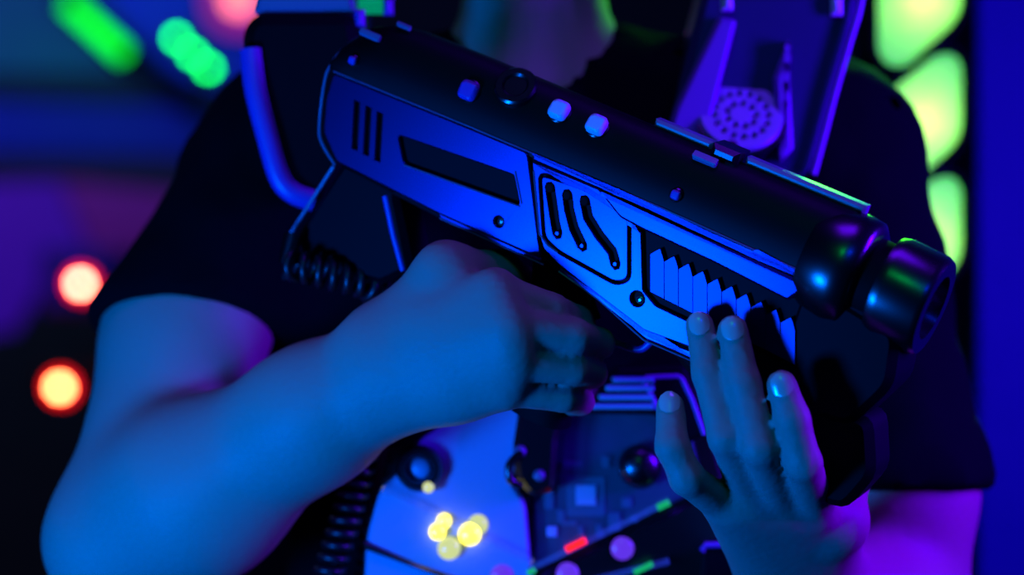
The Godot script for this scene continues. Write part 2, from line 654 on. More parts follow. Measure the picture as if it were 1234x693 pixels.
func make_person() -> void:
	var base := Vector3(0.033, 0.0, -0.11)
	var o := thing("person", "person in a dark T-shirt holding a blaster across the chest with both hands", "person", base)
	# --- body: trunk, neck and head; the two arms with their hands
	var t := Field.new(Vector3(-0.30, 0.82, -0.30), Vector3(0.36, 1.86, 0.12), 0.009)
	trunk(t, -0.006)
	t.bone(NECK + Vector3(0, -0.02, 0), NECK + Vector3(0.0, 0.13, 0.012), 0.056, 0.050, 0.03)
	var h := Vector3(0.014, 1.665, -0.085)
	t.bone(h + Vector3(0, 0.03, -0.02), h + Vector3(0, 0.045, 0.01), 0.088, 0.082, 0.03)
	t.bone(h + Vector3(0, -0.03, 0.03), h + Vector3(0, -0.085, 0.062), 0.062, 0.036, 0.03)
	t.bone(h + Vector3(-0.045, -0.06, 0.01), h + Vector3(-0.012, -0.092, 0.06), 0.026, 0.024, 0.02)
	t.bone(h + Vector3(0.045, -0.06, 0.01), h + Vector3(0.012, -0.092, 0.06), 0.026, 0.024, 0.02)
	t.bone(h + Vector3(0, 0.012, 0.095), h + Vector3(0, -0.025, 0.112), 0.010, 0.014, 0.012)
	t.bone(h + Vector3(-0.04, 0.022, 0.078), h + Vector3(0.04, 0.022, 0.078), 0.014, 0.014, 0.015)
	t.bone(h + Vector3(-0.02, -0.056, 0.092), h + Vector3(0.02, -0.056, 0.092), 0.009, 0.009, 0.008)
	for side: float in [-1.0, 1.0]:
		t.bone(h + Vector3(side * 0.086, 0.015, -0.01), h + Vector3(side * 0.084, -0.03, -0.002), 0.014, 0.010, 0.008)

	# right arm, its hand closed round the pistol grip
	var rk := [Vector3(-0.0107, 1.2972, 0.176), Vector3(-0.0025, 1.2761, 0.188), Vector3(-0.0005, 1.2554, 0.184), Vector3(-0.0046, 1.2381, 0.17)]
	var rf := [
		[rk[0], Vector3(0.0239, 1.286, 0.172), Vector3(0.0398, 1.2796, 0.15), Vector3(0.0456, 1.2803, 0.128)],
		[rk[1], Vector3(0.038, 1.2708, 0.176), Vector3(0.0543, 1.2651, 0.148), Vector3(0.0448, 1.2613, 0.122)],
		[rk[2], Vector3(0.0372, 1.2503, 0.17), Vector3(0.0505, 1.2462, 0.14), Vector3(0.0386, 1.242, 0.114)],
		[rk[3], Vector3(0.0313, 1.2324, 0.158), Vector3(0.0435, 1.228, 0.13), Vector3(0.0314, 1.2247, 0.106)]]
	var b := bounds([R_SHOULDER, R_MID, R_ELBOW, R_WRIST, rk[0], rk[1], Vector3(0.061, 1.293, 0.15), Vector3(0.0635, 1.2228, 0.09), Vector3(-0.0294, 1.324, 0.15)], 0.03)
	b[0] -= Vector3(0.05, 0.05, 0.05)
	var r := Field.new(b[0], b[1] + Vector3(0.0, 0.05, 0.0), 0.0031)
	r.bone(R_SHOULDER, R_MID, 0.055, 0.051, 0.02)
	r.bone(R_MID, R_ELBOW, 0.051, 0.046, 0.03)
	r.bone(R_ELBOW, R_ELBOW.lerp(R_WRIST, 0.3), 0.049, 0.055, 0.03)
	r.bone(R_ELBOW.lerp(R_WRIST, 0.3), R_ELBOW.lerp(R_WRIST, 0.75), 0.055, 0.040, 0.03)
	r.bone(R_ELBOW.lerp(R_WRIST, 0.75), R_WRIST, 0.040, 0.033, 0.03)
	for i in 4:
		r.bone(R_WRIST + Vector3(0.0, 0.018 - 0.012 * i, 0.004), rk[i], 0.023, [0.0155, 0.0155, 0.0148, 0.0138][i], 0.02)
	r.bone(R_WRIST.lerp(rk[0], 0.5), R_WRIST.lerp(rk[3], 0.6), 0.019, 0.019, 0.02)
	chain(r, [R_WRIST + Vector3(0.008, 0.022, -0.004), Vector3(-0.0409, 1.3085, 0.148), Vector3(-0.0089, 1.3087, 0.124), Vector3(0.0123, 1.3008, 0.102)], [0.024, 0.0185, 0.013, 0.0105], 0.012)
	for i in 4:
		chain(r, rf[i], [[0.0128, 0.0108, 0.0096, 0.0082], [0.0128, 0.0108, 0.0098, 0.0088], [0.0122, 0.0102, 0.0094, 0.0084], [0.0112, 0.0096, 0.0086, 0.0076]][i], 0.0025)

	# left arm, its hand under the fore-end with the fingers up the near side
	var lk := [Vector3(0.187, 1.1637, 0.17), Vector3(0.1657, 1.1675, 0.178), Vector3(0.1458, 1.1701, 0.184), Vector3(0.1285, 1.1673, 0.186)]
	var lf := [
		[lk[0], Vector3(0.1701, 1.1975, 0.24), Vector3(0.163, 1.2235, 0.246), Vector3(0.157, 1.2432, 0.244)],
		[lk[1], Vector3(0.1451, 1.2061, 0.238), Vector3(0.1362, 1.2436, 0.23), Vector3(0.1303, 1.2748, 0.225)],
		[lk[2], Vector3(0.1256, 1.2113, 0.228), Vector3(0.1162, 1.249, 0.218), Vector3(0.1117, 1.2775, 0.213)],
		[lk[3], Vector3(0.104, 1.1868, 0.216), Vector3(0.095, 1.2057, 0.218), Vector3(0.0947, 1.2288, 0.208)]]
	b = bounds([L_SHOULDER, L_MID, L_ELBOW, L_WRIST, lf[0][3], lf[1][3], lf[3][3], Vector3(0.1828, 1.179, 0.26)], 0.05)
	var l := Field.new(b[0], b[1], 0.0031)
	l.bone(L_SHOULDER, L_MID, 0.055, 0.0465, 0.02)
	l.bone(L_MID, L_ELBOW, 0.0465, 0.043, 0.02)
	l.bone(L_ELBOW, L_ELBOW.lerp(L_WRIST, 0.35), 0.045, 0.049, 0.03)
	l.bone(L_ELBOW.lerp(L_WRIST, 0.35), L_WRIST, 0.049, 0.031, 0.03)
	for i in 4:
		l.bone(L_WRIST + Vector3(0.016 - 0.011 * i, 0.0, 0.004), lk[i], 0.021, [0.0140, 0.0140, 0.0134, 0.0124][i], 0.022)
	chain(l, [L_WRIST + Vector3(0.016, 0.005, -0.004), Vector3(0.203, 1.1536, 0.15), Vector3(0.2124, 1.1828, 0.128), Vector3(0.2085, 1.2084, 0.118)], [0.021, 0.017, 0.0125, 0.0105], 0.012)
	for i in 4:
		chain(l, lf[i], [[0.0122, 0.0106, 0.0100, 0.0090], [0.0122, 0.0108, 0.0100, 0.0091], [0.0114, 0.0101, 0.0094, 0.0086], [0.0112, 0.0104, 0.0100, 0.0088]][i], 0.004)
	put(fields_mesh([t, r, l]), "body", M.skin, o)

	# nails on the fingers that lie along the blaster
	for i in 4:
		var tip: Vector3 = lf[i][3]
		var d: Vector3 = (tip - (lf[i][2] as Vector3)).normalized()
		var out := Vector3(-0.15, 0.25, 1.0)
		out = (out - d * out.dot(d)).normalized()
		var side := d.cross(out)
		var s := Soup.new()
		var rows := []
		var rr: float = [0.0090, 0.0092, 0.0086, 0.0088][i]
		for a in 7:
			var row := PackedVector3Array()
			var along := lerpf(-0.007, 0.0072, a / 6.0)
			var half := rr * 0.72 * sqrt(maxf(1.0 - pow(absf(a / 3.0 - 1.0), 3.0), 0.08))
			for c in 7:
				var x := half * (c / 3.0 - 1.0)
				var drop := 0.0 if along < 0.001 else pow((along - 0.001) / rr, 2.0) * rr * 0.45
				row.append(tip + d * along + side * x + out * (sqrt(maxf(rr * rr - x * x, 0.0)) + 0.0006 - drop))
			rows.append(row)
		for a in 6:
			for c in 6:
				s.quad(rows[a][c], rows[a][c + 1], rows[a + 1][c + 1], rows[a + 1][c])
		part(s, "fingernail", M.nail, o, 60.0)

	# --- clothes
	var noise := FastNoiseLite.new()
	noise.seed = 11
	noise.frequency = 14.0
	noise.fractal_octaves = 2
	var c := Field.new(Vector3(-0.42, 0.86, -0.32), Vector3(0.46, 1.54, 0.10), 0.0075)
	trunk(c, 0.004)
	c.bone(R_SHOULDER, R_MID, 0.066, 0.062, 0.04)
	c.bone(R_MID, R_MID.lerp(R_ELBOW, 0.25), 0.062, 0.060, 0.02)
	c.bone(L_SHOULDER, L_MID, 0.066, 0.057, 0.04)
	c.bone(L_MID, L_MID.lerp(L_ELBOW, 0.3), 0.057, 0.055, 0.02)
	c.wrinkle(noise, 0.006)
	# sleeve ends, waist and neck opening
	var rdir := (R_ELBOW - R_MID).normalized()
	cut_near(c, R_MID - rdir * 0.002, rdir + Vector3(0.16, 0.12, 0), R_MID, 0.10)
	var ldir := Vector3(0.0, -1.0, 0.06)
	cut_near(c, L_MID + ldir * 0.0, ldir, L_MID, 0.10)
	c.cut(Vector3(0, 0.90, 0), Vector3.DOWN)
	c.carve(NECK + Vector3(0, 0.0, 0.035), NECK + Vector3(0.0, 0.10, 0.03), 0.046, 0.080)
	put(fields_mesh([c]), "t_shirt", M.shirt, o)

	var q := Field.new(Vector3(-0.20, 0.03, -0.30), Vector3(0.27, 1.0, 0.06), 0.011)
	q.bone(Vector3(-0.045, 0.93, -0.115), Vector3(0.11, 0.93, -0.115), 0.108, 0.108, 0.05)
	for side: float in [-1.0, 1.0]:
		chain(q, [Vector3(0.033 + side * 0.085, 0.88, -0.115), Vector3(0.033 + side * 0.105, 0.50, -0.10), Vector3(0.033 + side * 0.115, 0.07, -0.13)], [0.092, 0.066, 0.052], 0.04)
	q.cut(Vector3(0, 0.96, 0), Vector3.UP)
	q.cut(Vector3(0, 0.05, 0), Vector3.DOWN)
	put(fields_mesh([q]), "trousers", M.trousers, o)
	for side: float in [-1.0, 1.0]:
		var x := 0.033 + side * 0.12
		var w := Field.new(Vector3(x - 0.08, -0.02, -0.24), Vector3(x + 0.08, 0.14, 0.14), 0.008)
		w.bone(Vector3(x, 0.045, -0.16), Vector3(x + side * 0.012, 0.038, 0.06), 0.044, 0.042, 0.03)
		w.bone(Vector3(x, 0.06, -0.13), Vector3(x, 0.10, -0.13), 0.045, 0.045, 0.03)
		w.cut(Vector3.ZERO, Vector3.DOWN)
		put(fields_mesh([w]), "shoe", M.shoe, o)
	var hf := Field.new(h + Vector3(-0.13, -0.05, -0.15), h + Vector3(0.13, 0.18, 0.12), 0.008)
	hf.bone(h + Vector3(0, 0.045, -0.028), h + Vector3(0, 0.062, 0.0), 0.093, 0.086, 0.02)
	hf.carve(h + Vector3(0, -0.03, 0.13), h + Vector3(0, 0.02, 0.12), 0.10, 0.09)
	put(fields_mesh([hf]), "hair", M.hair, o)
	for side: float in [-1.0, 1.0]:
		var s := Soup.new()
		lathe(s, h + Vector3(side * 0.033, 0.0, 0.080), Vector3(0, 0, 1), dome_profile(0.012, 0.012, 0.006), 12)
		part(s, "eye", M.eye, o, 60.0)


func cut_near(f: Field, point: Vector3, normal: Vector3, centre: Vector3, reach: float) -> void:
	var n := normal.normalized()
	for z in f.nz:
		for y in f.ny:
			var row := (z * f.ny + y) * f.nx
			for x in f.nx:
				var p := f.lo + Vector3(x, y, z) * f.cell
				if p.distance_to(centre) < reach:
					f.v[row + x] = maxf(f.v[row + x], (p - point).dot(n))


# ---------------------------------------------------------------- the blaster
const RIDGE := 0.040
const DOME_H := 0.038
const DOME_W := 0.0245


func on_dome(at: Vector2, lift := 0.0) -> Transform3D:      # (along, angle) to a place on the top cover, y out
	var n := Vector3(0, sin(at.y) / DOME_H, cos(at.y) / DOME_W).normalized()
	var p := Vector3(at.x, RIDGE + DOME_H * sin(at.y), DOME_W * cos(at.y)) + n * lift
	return Transform3D(Basis(Vector3.RIGHT, n, Vector3.RIGHT.cross(n)), p)


func make_blaster() -> void:
	var o := thing("laser_tag_blaster", "blue and black plastic laser tag blaster held in both hands", "toy gun", Vector3.ZERO)
	o.transform = Transform3D(Basis(Vector3(0.847, -0.3882, 0.363), Vector3(0.283, 0.9076, 0.3102), Vector3(-0.4499, -0.16, 0.8786)), Vector3(0.054, 1.3329, 0.1472))
	off = Vector3.ZERO
	var s := Soup.new()
	slab(s, PackedVector2Array([Vector2(-0.197, RIDGE), Vector2(-0.1991, 0.0105), Vector2(-0.1954, -0.0053), Vector2(-0.1774, -0.0207), Vector2(-0.0956, -0.0244), Vector2(-0.0189, -0.0237), Vector2(-0.0101, -0.0267), Vector2(0.0593, -0.0423), Vector2(0.0916, -0.0421), Vector2(0.185, -0.041), Vector2(0.188, 0.03), Vector2(0.18, RIDGE)]), -0.0225, 0.0225, 0.003, [], true)
	part(s, "receiver", M.navy, o)

	# near side: raised plates over the dark receiver, their gaps show as grooves
	s = Soup.new()
	var slots := []
	for x: float in [0.0, 1.0, 2.0]:
		var sh := Vector2(0.009 * x, -0.0005 * x)
		slots.append(PackedVector2Array([Vector2(-0.1761, 0.024) + sh, Vector2(-0.1729, 0.024) + sh, Vector2(-0.1656, -0.005) + sh, Vector2(-0.1687, -0.0052) + sh]))
	slots.append(rounded(PackedVector2Array([Vector2(-0.1399, 0.0148), Vector2(-0.0558, 0.0212), Vector2(-0.0461, 0.005), Vector2(-0.1304, -0.0008)]), 0.002))
	slots.append(disc(Vector2(-0.0562, -0.0104), 0.0035))
	slab(s, rounded(PackedVector2Array([Vector2(-0.1965, 0.0354), Vector2(-0.0973, 0.0376), Vector2(-0.0512, 0.0381), Vector2(-0.0264, -0.0121), Vector2(-0.021, -0.0211), Vector2(-0.0965, -0.0219), Vector2(-0.1769, -0.0182), Vector2(-0.1919, -0.0039), Vector2(-0.1966, 0.0172)]), 0.003), 0.0215, 0.0262, 0.0009, slots)
	part(s, "rear_side_panel", M.blue, o)

	s = Soup.new()
	var vent := rounded(PackedVector2Array([Vector2(-0.0382, 0.0283), Vector2(-0.0082, 0.031), Vector2(0.0247, 0.0257), Vector2(0.037, -0.01), Vector2(0.03, -0.0152), Vector2(-0.0116, -0.0116), Vector2(-0.0232, -0.0074)]), 0.004, 4)
	var big := inset(wound(vent), -0.0016)
	slab(s, rounded(PackedVector2Array([Vector2(-0.0469, 0.0342), Vector2(0.0011, 0.0348), Vector2(0.0186, 0.0232), Vector2(0.0358, 0.0204), Vector2(0.0485, -0.0129), Vector2(0.0591, -0.0184), Vector2(0.0858, -0.019), Vector2(0.0909, -0.0334), Vector2(0.0571, -0.036), Vector2(-0.01, -0.0199), Vector2(-0.0219, -0.0148), Vector2(-0.0296, -0.0045)]), 0.0015), 0.0215, 0.0262, 0.0008, [big, disc(Vector2(0.0466, -0.0193), 0.0047)])
	part(s, "centre_side_panel", M.blue, o)

	s = Soup.new()
	var cuts := []
	var paths := [
		[Vector2(-0.03, 0.0233), Vector2(-0.0251, 0.0142), Vector2(-0.0199, 0.004), Vector2(-0.0161, -0.0017)],
		[Vector2(-0.0175, 0.0234), Vector2(-0.0136, 0.0155), Vector2(-0.0067, 0.0056), Vector2(0.002, -0.0025)],
		[Vector2(-0.0054, 0.0244), Vector2(0, 0.0156), Vector2(0.0102, 0.0082), Vector2(0.0218, 0.0019), Vector2(0.0263, -0.0045)]]
	for path: Array in paths:
		cuts.append(stroke(path, 0.0028))
	slab(s, vent, 0.0215, 0.0264, 0.0008, cuts)
	part(s, "vent_panel", M.blue, o)
	for i in 3:      # small pegs closing the slots, and knobs at their heads
		var e: Vector2 = paths[i][-1]
		var a: Vector2 = paths[i][0]
		s = Soup.new()
		lathe(s, Vector3(e.x - 0.0003, e.y - 0.0002, 0.022), Vector3.BACK, PackedVector2Array([Vector2(0, 0.0017), Vector2(0.0040, 0.0017), Vector2(0.0046, 0.0011)]), 14)
		part(s, "slot_peg", M.blue, o)
		s = Soup.new()
		lathe(s, Vector3(a.x, a.y, 0.0225), Vector3.BACK, PackedVector2Array([Vector2(0, 0.0032), Vector2(0.0048, 0.0032), Vector2(0.0054, 0.0024)]), 14)
		part(s, "slot_knob", M.black_matt, o)

	s = Soup.new()
	slab(s, rounded(PackedVector2Array([Vector2(-0.0492, 0.0394), Vector2(-0.0005, 0.0396), Vector2(0.0448, 0.0394), Vector2(0.1392, 0.0383), Vector2(0.142, 0.0336), Vector2(0.0468, 0.0337), Vector2(0.0013, 0.0343), Vector2(-0.0469, 0.0342)]), 0.0008), 0.0215, 0.0256, 0.0016, [disc(Vector2(0.0133, 0.0369), 0.0012), disc(Vector2(0.1091, 0.0363), 0.0014)])
	part(s, "ridge_rail", M.blue, o)
	s = Soup.new()
	slab(s, rounded(PackedVector2Array([Vector2(0.0015, 0.0338), Vector2(0.0469, 0.0332), Vector2(0.1407, 0.0325), Vector2(0.1419, 0.026), Vector2(0.1365, 0.0183), Vector2(0.0852, 0.0214), Vector2(0.0368, 0.0225), Vector2(0.0201, 0.0238)]), 0.0015), 0.0215, 0.0282, 0.0018)
	part(s, "upper_side_strip", M.blue, o)
	s = Soup.new()
	slab(s, rounded(PackedVector2Array([Vector2(-0.0083, -0.0214), Vector2(0.0578, -0.038), Vector2(0.0916, -0.0354), Vector2(0.0933, -0.0402), Vector2(0.059, -0.0414), Vector2(0.0221, -0.0299), Vector2(-0.0083, -0.0248)]), 0.0008), 0.0215, 0.0250, 0.0012)
	part(s, "lower_rail", M.blue, o)
	s = Soup.new()
	slab(s, rounded(PackedVector2Array([Vector2(-0.0968, -0.0208), Vector2(-0.0217, -0.0209), Vector2(-0.02, -0.0241), Vector2(-0.0956, -0.0244)]), 0.0006), 0.0220, 0.0268, 0.0010)
	part(s, "lower_rail", M.blue, o)

	# the serrated fore panel: ribs side by side with pointed heads
	var ta := Vector2(0.0452, 0.01)
	var tb := Vector2(0.1464, 0.0031)
	var ba := Vector2(0.0529, -0.0121)
	var bb := Vector2(0.1535, -0.0167)
	var count := 10
	for i in count:
		var l0 := float(i) / count
		var l1 := float(i + 1) / count
		var up := Vector2(0.0, 0.0062)
		var pts := PackedVector2Array([ba.lerp(bb, l0), ba.lerp(bb, l1), ta.lerp(tb, l1), ta.lerp(tb, lerpf(l0, l1, 0.72)) + up * 0.6, ta.lerp(tb, lerpf(l0, l1, 0.5)) + up, ta.lerp(tb, lerpf(l0, l1, 0.28)) + up * 0.6, ta.lerp(tb, l0)])
		s = Soup.new()
		slab(s, pts, 0.0215, 0.0258, 0.0003)
		part(s, "rib", M.blue_rib, o)

	# thin moulded edges along the plates
	for e in [[Vector3(-0.1974, 0.0362, 0.025), Vector3(-0.0981, 0.0383, 0.025), Vector3(-0.0495, 0.0386, 0.025), Vector3(0.0444, 0.0391, 0.025), Vector3(0.1391, 0.0375, 0.025)],
			[Vector3(-0.0956, -0.0243, 0.0262), Vector3(-0.0187, -0.0241, 0.0262)],
			[Vector3(-0.0084, -0.0245, 0.0248), Vector3(0.0216, -0.0303, 0.0248), Vector3(0.0587, -0.0423, 0.0248), Vector3(0.0921, -0.0415, 0.0248)],
			[Vector3(-0.0437, 0.0289, 0.0263), Vector3(-0.0274, -0.0069, 0.0263), Vector3(-0.0198, -0.0116, 0.0263), Vector3(-0.0122, -0.0129, 0.0263)],
			[Vector3(-0.0555, 0.0242, 0.0262), Vector3(-0.0446, 0.0062, 0.0262)], [Vector3(-0.13, -0.0017, 0.0262), Vector3(-0.0452, 0.0043, 0.0262)]]:
		s = Soup.new()
		tube(s, PackedVector3Array(e), 0.0006, 6)
		part(s, "edge_trim", M.rim, o, 60.0)

	# screws sunk in their holes
	for at: Vector2 in [Vector2(-0.0562, -0.0104), Vector2(0.0468, -0.0198)]:
		s = Soup.new()
		lathe(s, Vector3(at.x + 0.0006, at.y - 0.0005, 0.0222), Vector3.BACK, PackedVector2Array([Vector2(0, 0.0026), Vector2(0.0012, 0.0026), Vector2(0.0018, 0.0016), Vector2(0.0012, 0.0008)]), 16)
		part(s, "screw", M.screw, o)

	# far side: one plate
	s = Soup.new()
	slab(s, rounded(PackedVector2Array([Vector2(-0.19, 0.037), Vector2(0.17, 0.037), Vector2(0.17, -0.036), Vector2(0.06, -0.036), Vector2(-0.02, -0.02), Vector2(-0.185, -0.018)]), 0.004), -0.0262, -0.0215, 0.0009, [], true)
	part(s, "far_side_panel", M.blue, o)

	# top cover: a rounded hood that drops at the rear
	s = Soup.new()
	var rings := []
	for st in [[-0.203, 0.10, 0.9], [-0.200, 0.42, 0.97], [-0.190, 0.72, 1.0], [-0.175, 0.90, 1.0], [-0.155, 0.98, 1.0], [-0.10, 1.0, 1.0], [0.0, 1.0, 1.0], [0.10, 1.0, 1.0], [0.150, 1.0, 1.0], [0.158, 0.93, 0.97]]:
		var ring := PackedVector3Array()
		for i in 17:
			var a := PI * i / 16.0
			ring.append(Vector3(st[0], RIDGE + DOME_H * st[1] * sin(a), DOME_W * st[2] * cos(a)))
		ring.append(Vector3(st[0], RIDGE - 0.004, -DOME_W * st[2]))
		ring.append(Vector3(st[0], RIDGE - 0.004, DOME_W * st[2]))
		ring.reverse()
		rings.append(ring)
	loft(s, rings)
	part(s, "top_cover", M.cover, o, 50.0)
	s = Soup.new()
	tube(s, smooth_path([Vector3(-0.1798, -0.0222, 0.0215), Vector3(-0.193, -0.0117, 0.0225), Vector3(-0.1983, -0.001, 0.0225), Vector3(-0.2029, 0.0259, 0.0225), Vector3(-0.2026, 0.0384, 0.021), Vector3(-0.2001, 0.0517, 0.012), Vector3(-0.1928, 0.0627, 0), Vector3(-0.1846, 0.0668, -0.01)]), 0.0011, 8)
	part(s, "rear_rim", M.rim, o, 60.0)
	for seg in [[0.012, 0.052, 0.0025], [0.075, 0.155, 0.003]]:
		s = Soup.new()
		box(s, Vector3((seg[0] + seg[1]) / 2, RIDGE + DOME_H + 0.0015, -0.005), Vector3(seg[1] - seg[0], 0.006, 0.010), 0.0018)
		part(s, "top_rail", M.rail, o)
	s = Soup.new()
	box(s, Vector3(0.064, RIDGE + DOME_H + 0.002, -0.002), Vector3(0.018, 0.009, 0.022), 0.003)
	part(s, "rail_clamp", M.black, o)

	# buttons and catches on the cover
	for b in [[Vector2(-0.103, 0.5037), 0.0062, 0.0050, "violet"], [Vector2(-0.0424, 0.8087), 0.0062, 0.0060, "button"], [Vector2(-0.0159, 0.8244), 0.0062, 0.0064, "button"], [Vector2(0.0487, 0.2639), 0.0030, 0.0030, "violet"], [Vector2(-0.1862, 0.2033), 0.0026, 0.0030, "violet"]]:
		var tr := on_dome(b[0])
		s = Soup.new()
		lathe(s, tr.origin, tr.basis.y, PackedVector2Array([Vector2(-0.002, b[1] + 0.0016), Vector2(0.0008, b[1] + 0.0014), Vector2(0.0016, b[1] + 0.0006)]), 20)
		part(s, "button_collar", M.black, o)
		s = Soup.new()
		slab(s, rounded(PackedVector2Array([Vector2(-b[1], -b[1]), Vector2(b[1], -b[1]), Vector2(b[1], b[1]), Vector2(-b[1], b[1])]), b[1] * 0.7, 5), 0.0, b[2], b[1] * 0.3)
		moved(s, Transform3D(Basis(tr.basis.x, -tr.basis.z, tr.basis.y), tr.origin))
		part(s, "button", M[b[3]], o, 50.0)
	s = Soup.new()
	var tr2 := on_dome(Vector2(-0.0762, 0.9182))
	lathe(s, tr2.origin, tr2.basis.y, PackedVector2Array([Vector2(-0.004, 0.0135), Vector2(0.0025, 0.0135), Vector2(0.0038, 0.0122), Vector2(0.0038, 0.0085), Vector2(0.0025, 0.0070), Vector2(0.0025, 0.001)]), 32)
	part(s, "dial", M.black, o, 40.0)
	for b in [[Vector2(-0.1821, 0.7408), Vector3(0.015, 0.003, 0.005)], [Vector2(-0.1665, 1.2703), Vector3(0.010, 0.003, 0.004)], [Vector2(0.055, 1.0841), Vector3(0.016, 0.004, 0.006)]]:
		s = Soup.new()
		box(s, Vector3(0, 0.001, 0), b[1], 0.001)
		part(moved(s, on_dome(b[0])), "catch", M.grey, o)

	# fore-end: barrel collar, neck and muzzle turned about the bore
	s = Soup.new()
	lathe(s, Vector3(0.135, 0.042, 0.0), Vector3.RIGHT, PackedVector2Array([Vector2(0, 0.030), Vector2(0.010, 0.0345), Vector2(0.022, 0.036), Vector2(0.032, 0.0345), Vector2(0.036, 0.029)]), 36)
	part(s, "barrel_collar", M.black, o, 50.0)
	s = Soup.new()
	lathe(s, Vector3(0.165, 0.042, 0.0), Vector3.RIGHT, PackedVector2Array([Vector2(0, 0.026), Vector2(0.018, 0.026)]), 36)
	part(s, "barrel_neck", M.black_matt, o, 50.0)
	s = Soup.new()
	lathe(s, Vector3(0.180, 0.042, 0.0), Vector3.RIGHT, PackedVector2Array([Vector2(0, 0.026), Vector2(0.002, 0.031), Vector2(0.008, 0.0325), Vector2(0.030, 0.031), Vector2(0.034, 0.029), Vector2(0.034, 0.020), Vector2(0.020, 0.018), Vector2(0.020, 0.0)]), 36)
	var muzzle := part(s, "muzzle", M.black, o, 50.0)
	s = Soup.new()
	lathe(s, Vector3(0.201, 0.042, 0.0), Vector3.RIGHT, dome_profile(0.0175, 0.006, 0.001), 24)
	part(s, "muzzle_lens", M.clear, muzzle, 50.0)
	s = Soup.new()
	slab(s, rounded(PackedVector2Array([Vector2(0.140, 0.036), Vector2(0.205, 0.026), Vector2(0.212, -0.006), Vector2(0.196, -0.040), Vector2(0.140, -0.044)]), 0.008), -0.024, 0.0245, 0.005, [], true)
	part(s, "front_housing", M.navy, o)
	s = Soup.new()
	slab(s, rounded(PackedVector2Array([Vector2(0.165, -0.036), Vector2(0.206, -0.030), Vector2(0.220, -0.062), Vector2(0.210, -0.090), Vector2(0.190, -0.092), Vector2(0.172, -0.068)]), 0.008), -0.016, 0.020, 0.005, [], true)
	part(s, "front_hand_stop", M.black_matt, o)
	s = Soup.new()
	slab(s, rounded(PackedVector2Array([Vector2(0.06, -0.038), Vector2(0.165, -0.036), Vector2(0.165, -0.055), Vector2(0.09, -0.055)]), 0.006), -0.017, 0.017, 0.005, [], true)
	part(s, "fore_grip", M.black_matt, o)

	# pistol grip, trigger and guard
	s = Soup.new()
	rings = []
	for st in [[Vector3(-0.0142, -0.0283, 0), 0.0165, 0.0215], [Vector3(-0.0122, -0.0522, 0), 0.0150, 0.0185], [Vector3(-0.0081, -0.0825, 0), 0.0148, 0.0195], [Vector3(-0.0032, -0.1098, 0), 0.0150, 0.0200], [Vector3(-0.0007, -0.1265, 0), 0.0160, 0.0215]]:
		var ring := PackedVector3Array()
		for i in 20:
			var a := TAU * i / 20.0
			ring.append(st[0] + Vector3(st[2] * signf(cos(a)) * pow(absf(cos(a)), 0.8), 0, st[1] * signf(sin(a)) * pow(absf(sin(a)), 0.8)))
		ring.reverse()
		rings.append(ring)
	rings.reverse()
	for ring in rings:
		ring.reverse()
	loft(s, rings)
	part(s, "pistol_grip", M.black_matt, o, 50.0)
	s = Soup.new()
	tube(s, smooth_path([Vector3(0.0027, -0.0314, 0), Vector3(0.0091, -0.043, 0), Vector3(0.0168, -0.0512, 0)]), 0.004, 8, 0.0028)
	part(s, "trigger", M.black, o, 60.0)
	s = Soup.new()
	tube(s, smooth_path([Vector3(0.0548, -0.0501, 0), Vector3(0.0491, -0.0578, 0), Vector3(0.0319, -0.0602, 0), Vector3(0.017, -0.0609, 0), Vector3(0.0043, -0.0683, 0)]), 0.0024, 8)
	part(s, "trigger_guard", M.violet, o, 60.0)

	# stock under the rear end
	s = Soup.new()
	slab(s, rounded(PackedVector2Array([Vector2(-0.1779, -0.0192), Vector2(-0.1975, -0.0811), Vector2(-0.1857, -0.0953), Vector2(-0.1268, -0.0857), Vector2(-0.1089, -0.0675), Vector2(-0.1344, -0.0259), Vector2(-0.0958, -0.0239)]), 0.003), -0.016, 0.016, 0.004, [], true)
	part(s, "stock", M.navy, o)
	s = Soup.new()
	tube(s, PackedVector3Array([Vector3(-0.1422, -0.0293, 0.0155), Vector3(-0.1289, -0.0507, 0.0155), Vector3(-0.1147, -0.0705, 0.0155)]), 0.0021, 8)
	part(s, "stock_trim", M.violet, o, 60.0)
	s = Soup.new()
	tube(s, PackedVector3Array([Vector3(-0.185, -0.0259, 0.0135), Vector3(-0.1942, -0.0555, 0.0135), Vector3(-0.2036, -0.0856, 0.0135)]), 0.0014, 8)
	part(s, "stock_trim", M.rim, o, 60.0)


func disc(c: Vector2, r: float, n := 14) -> PackedVector2Array:
	var p := PackedVector2Array()
	for i in n:
		p.append(c + Vector2.from_angle(TAU * i / n) * r)
	return p


func stroke(path: Array, half: float) -> PackedVector2Array:      # outline of a wide line
	var left := PackedVector2Array()
	var right := PackedVector2Array()
	for i in path.size():
		var a: Vector2 = path[maxi(i - 1, 0)]
		var b: Vector2 = path[mini(i + 1, path.size() - 1)]
		var d := (b - a).normalized()
		var n := Vector2(-d.y, d.x) * half
		if i == 0:
			left.append(path[i] - d * half + n * 0.5); right.append(path[i] - d * half - n * 0.5)
		left.append(path[i] + n); right.append(path[i] - n)
		if i == path.size() - 1:
			left.append(path[i] + d * half + n * 0.5); right.append(path[i] + d * half - n * 0.5)
	right.reverse()
	left.append_array(right)
	return left


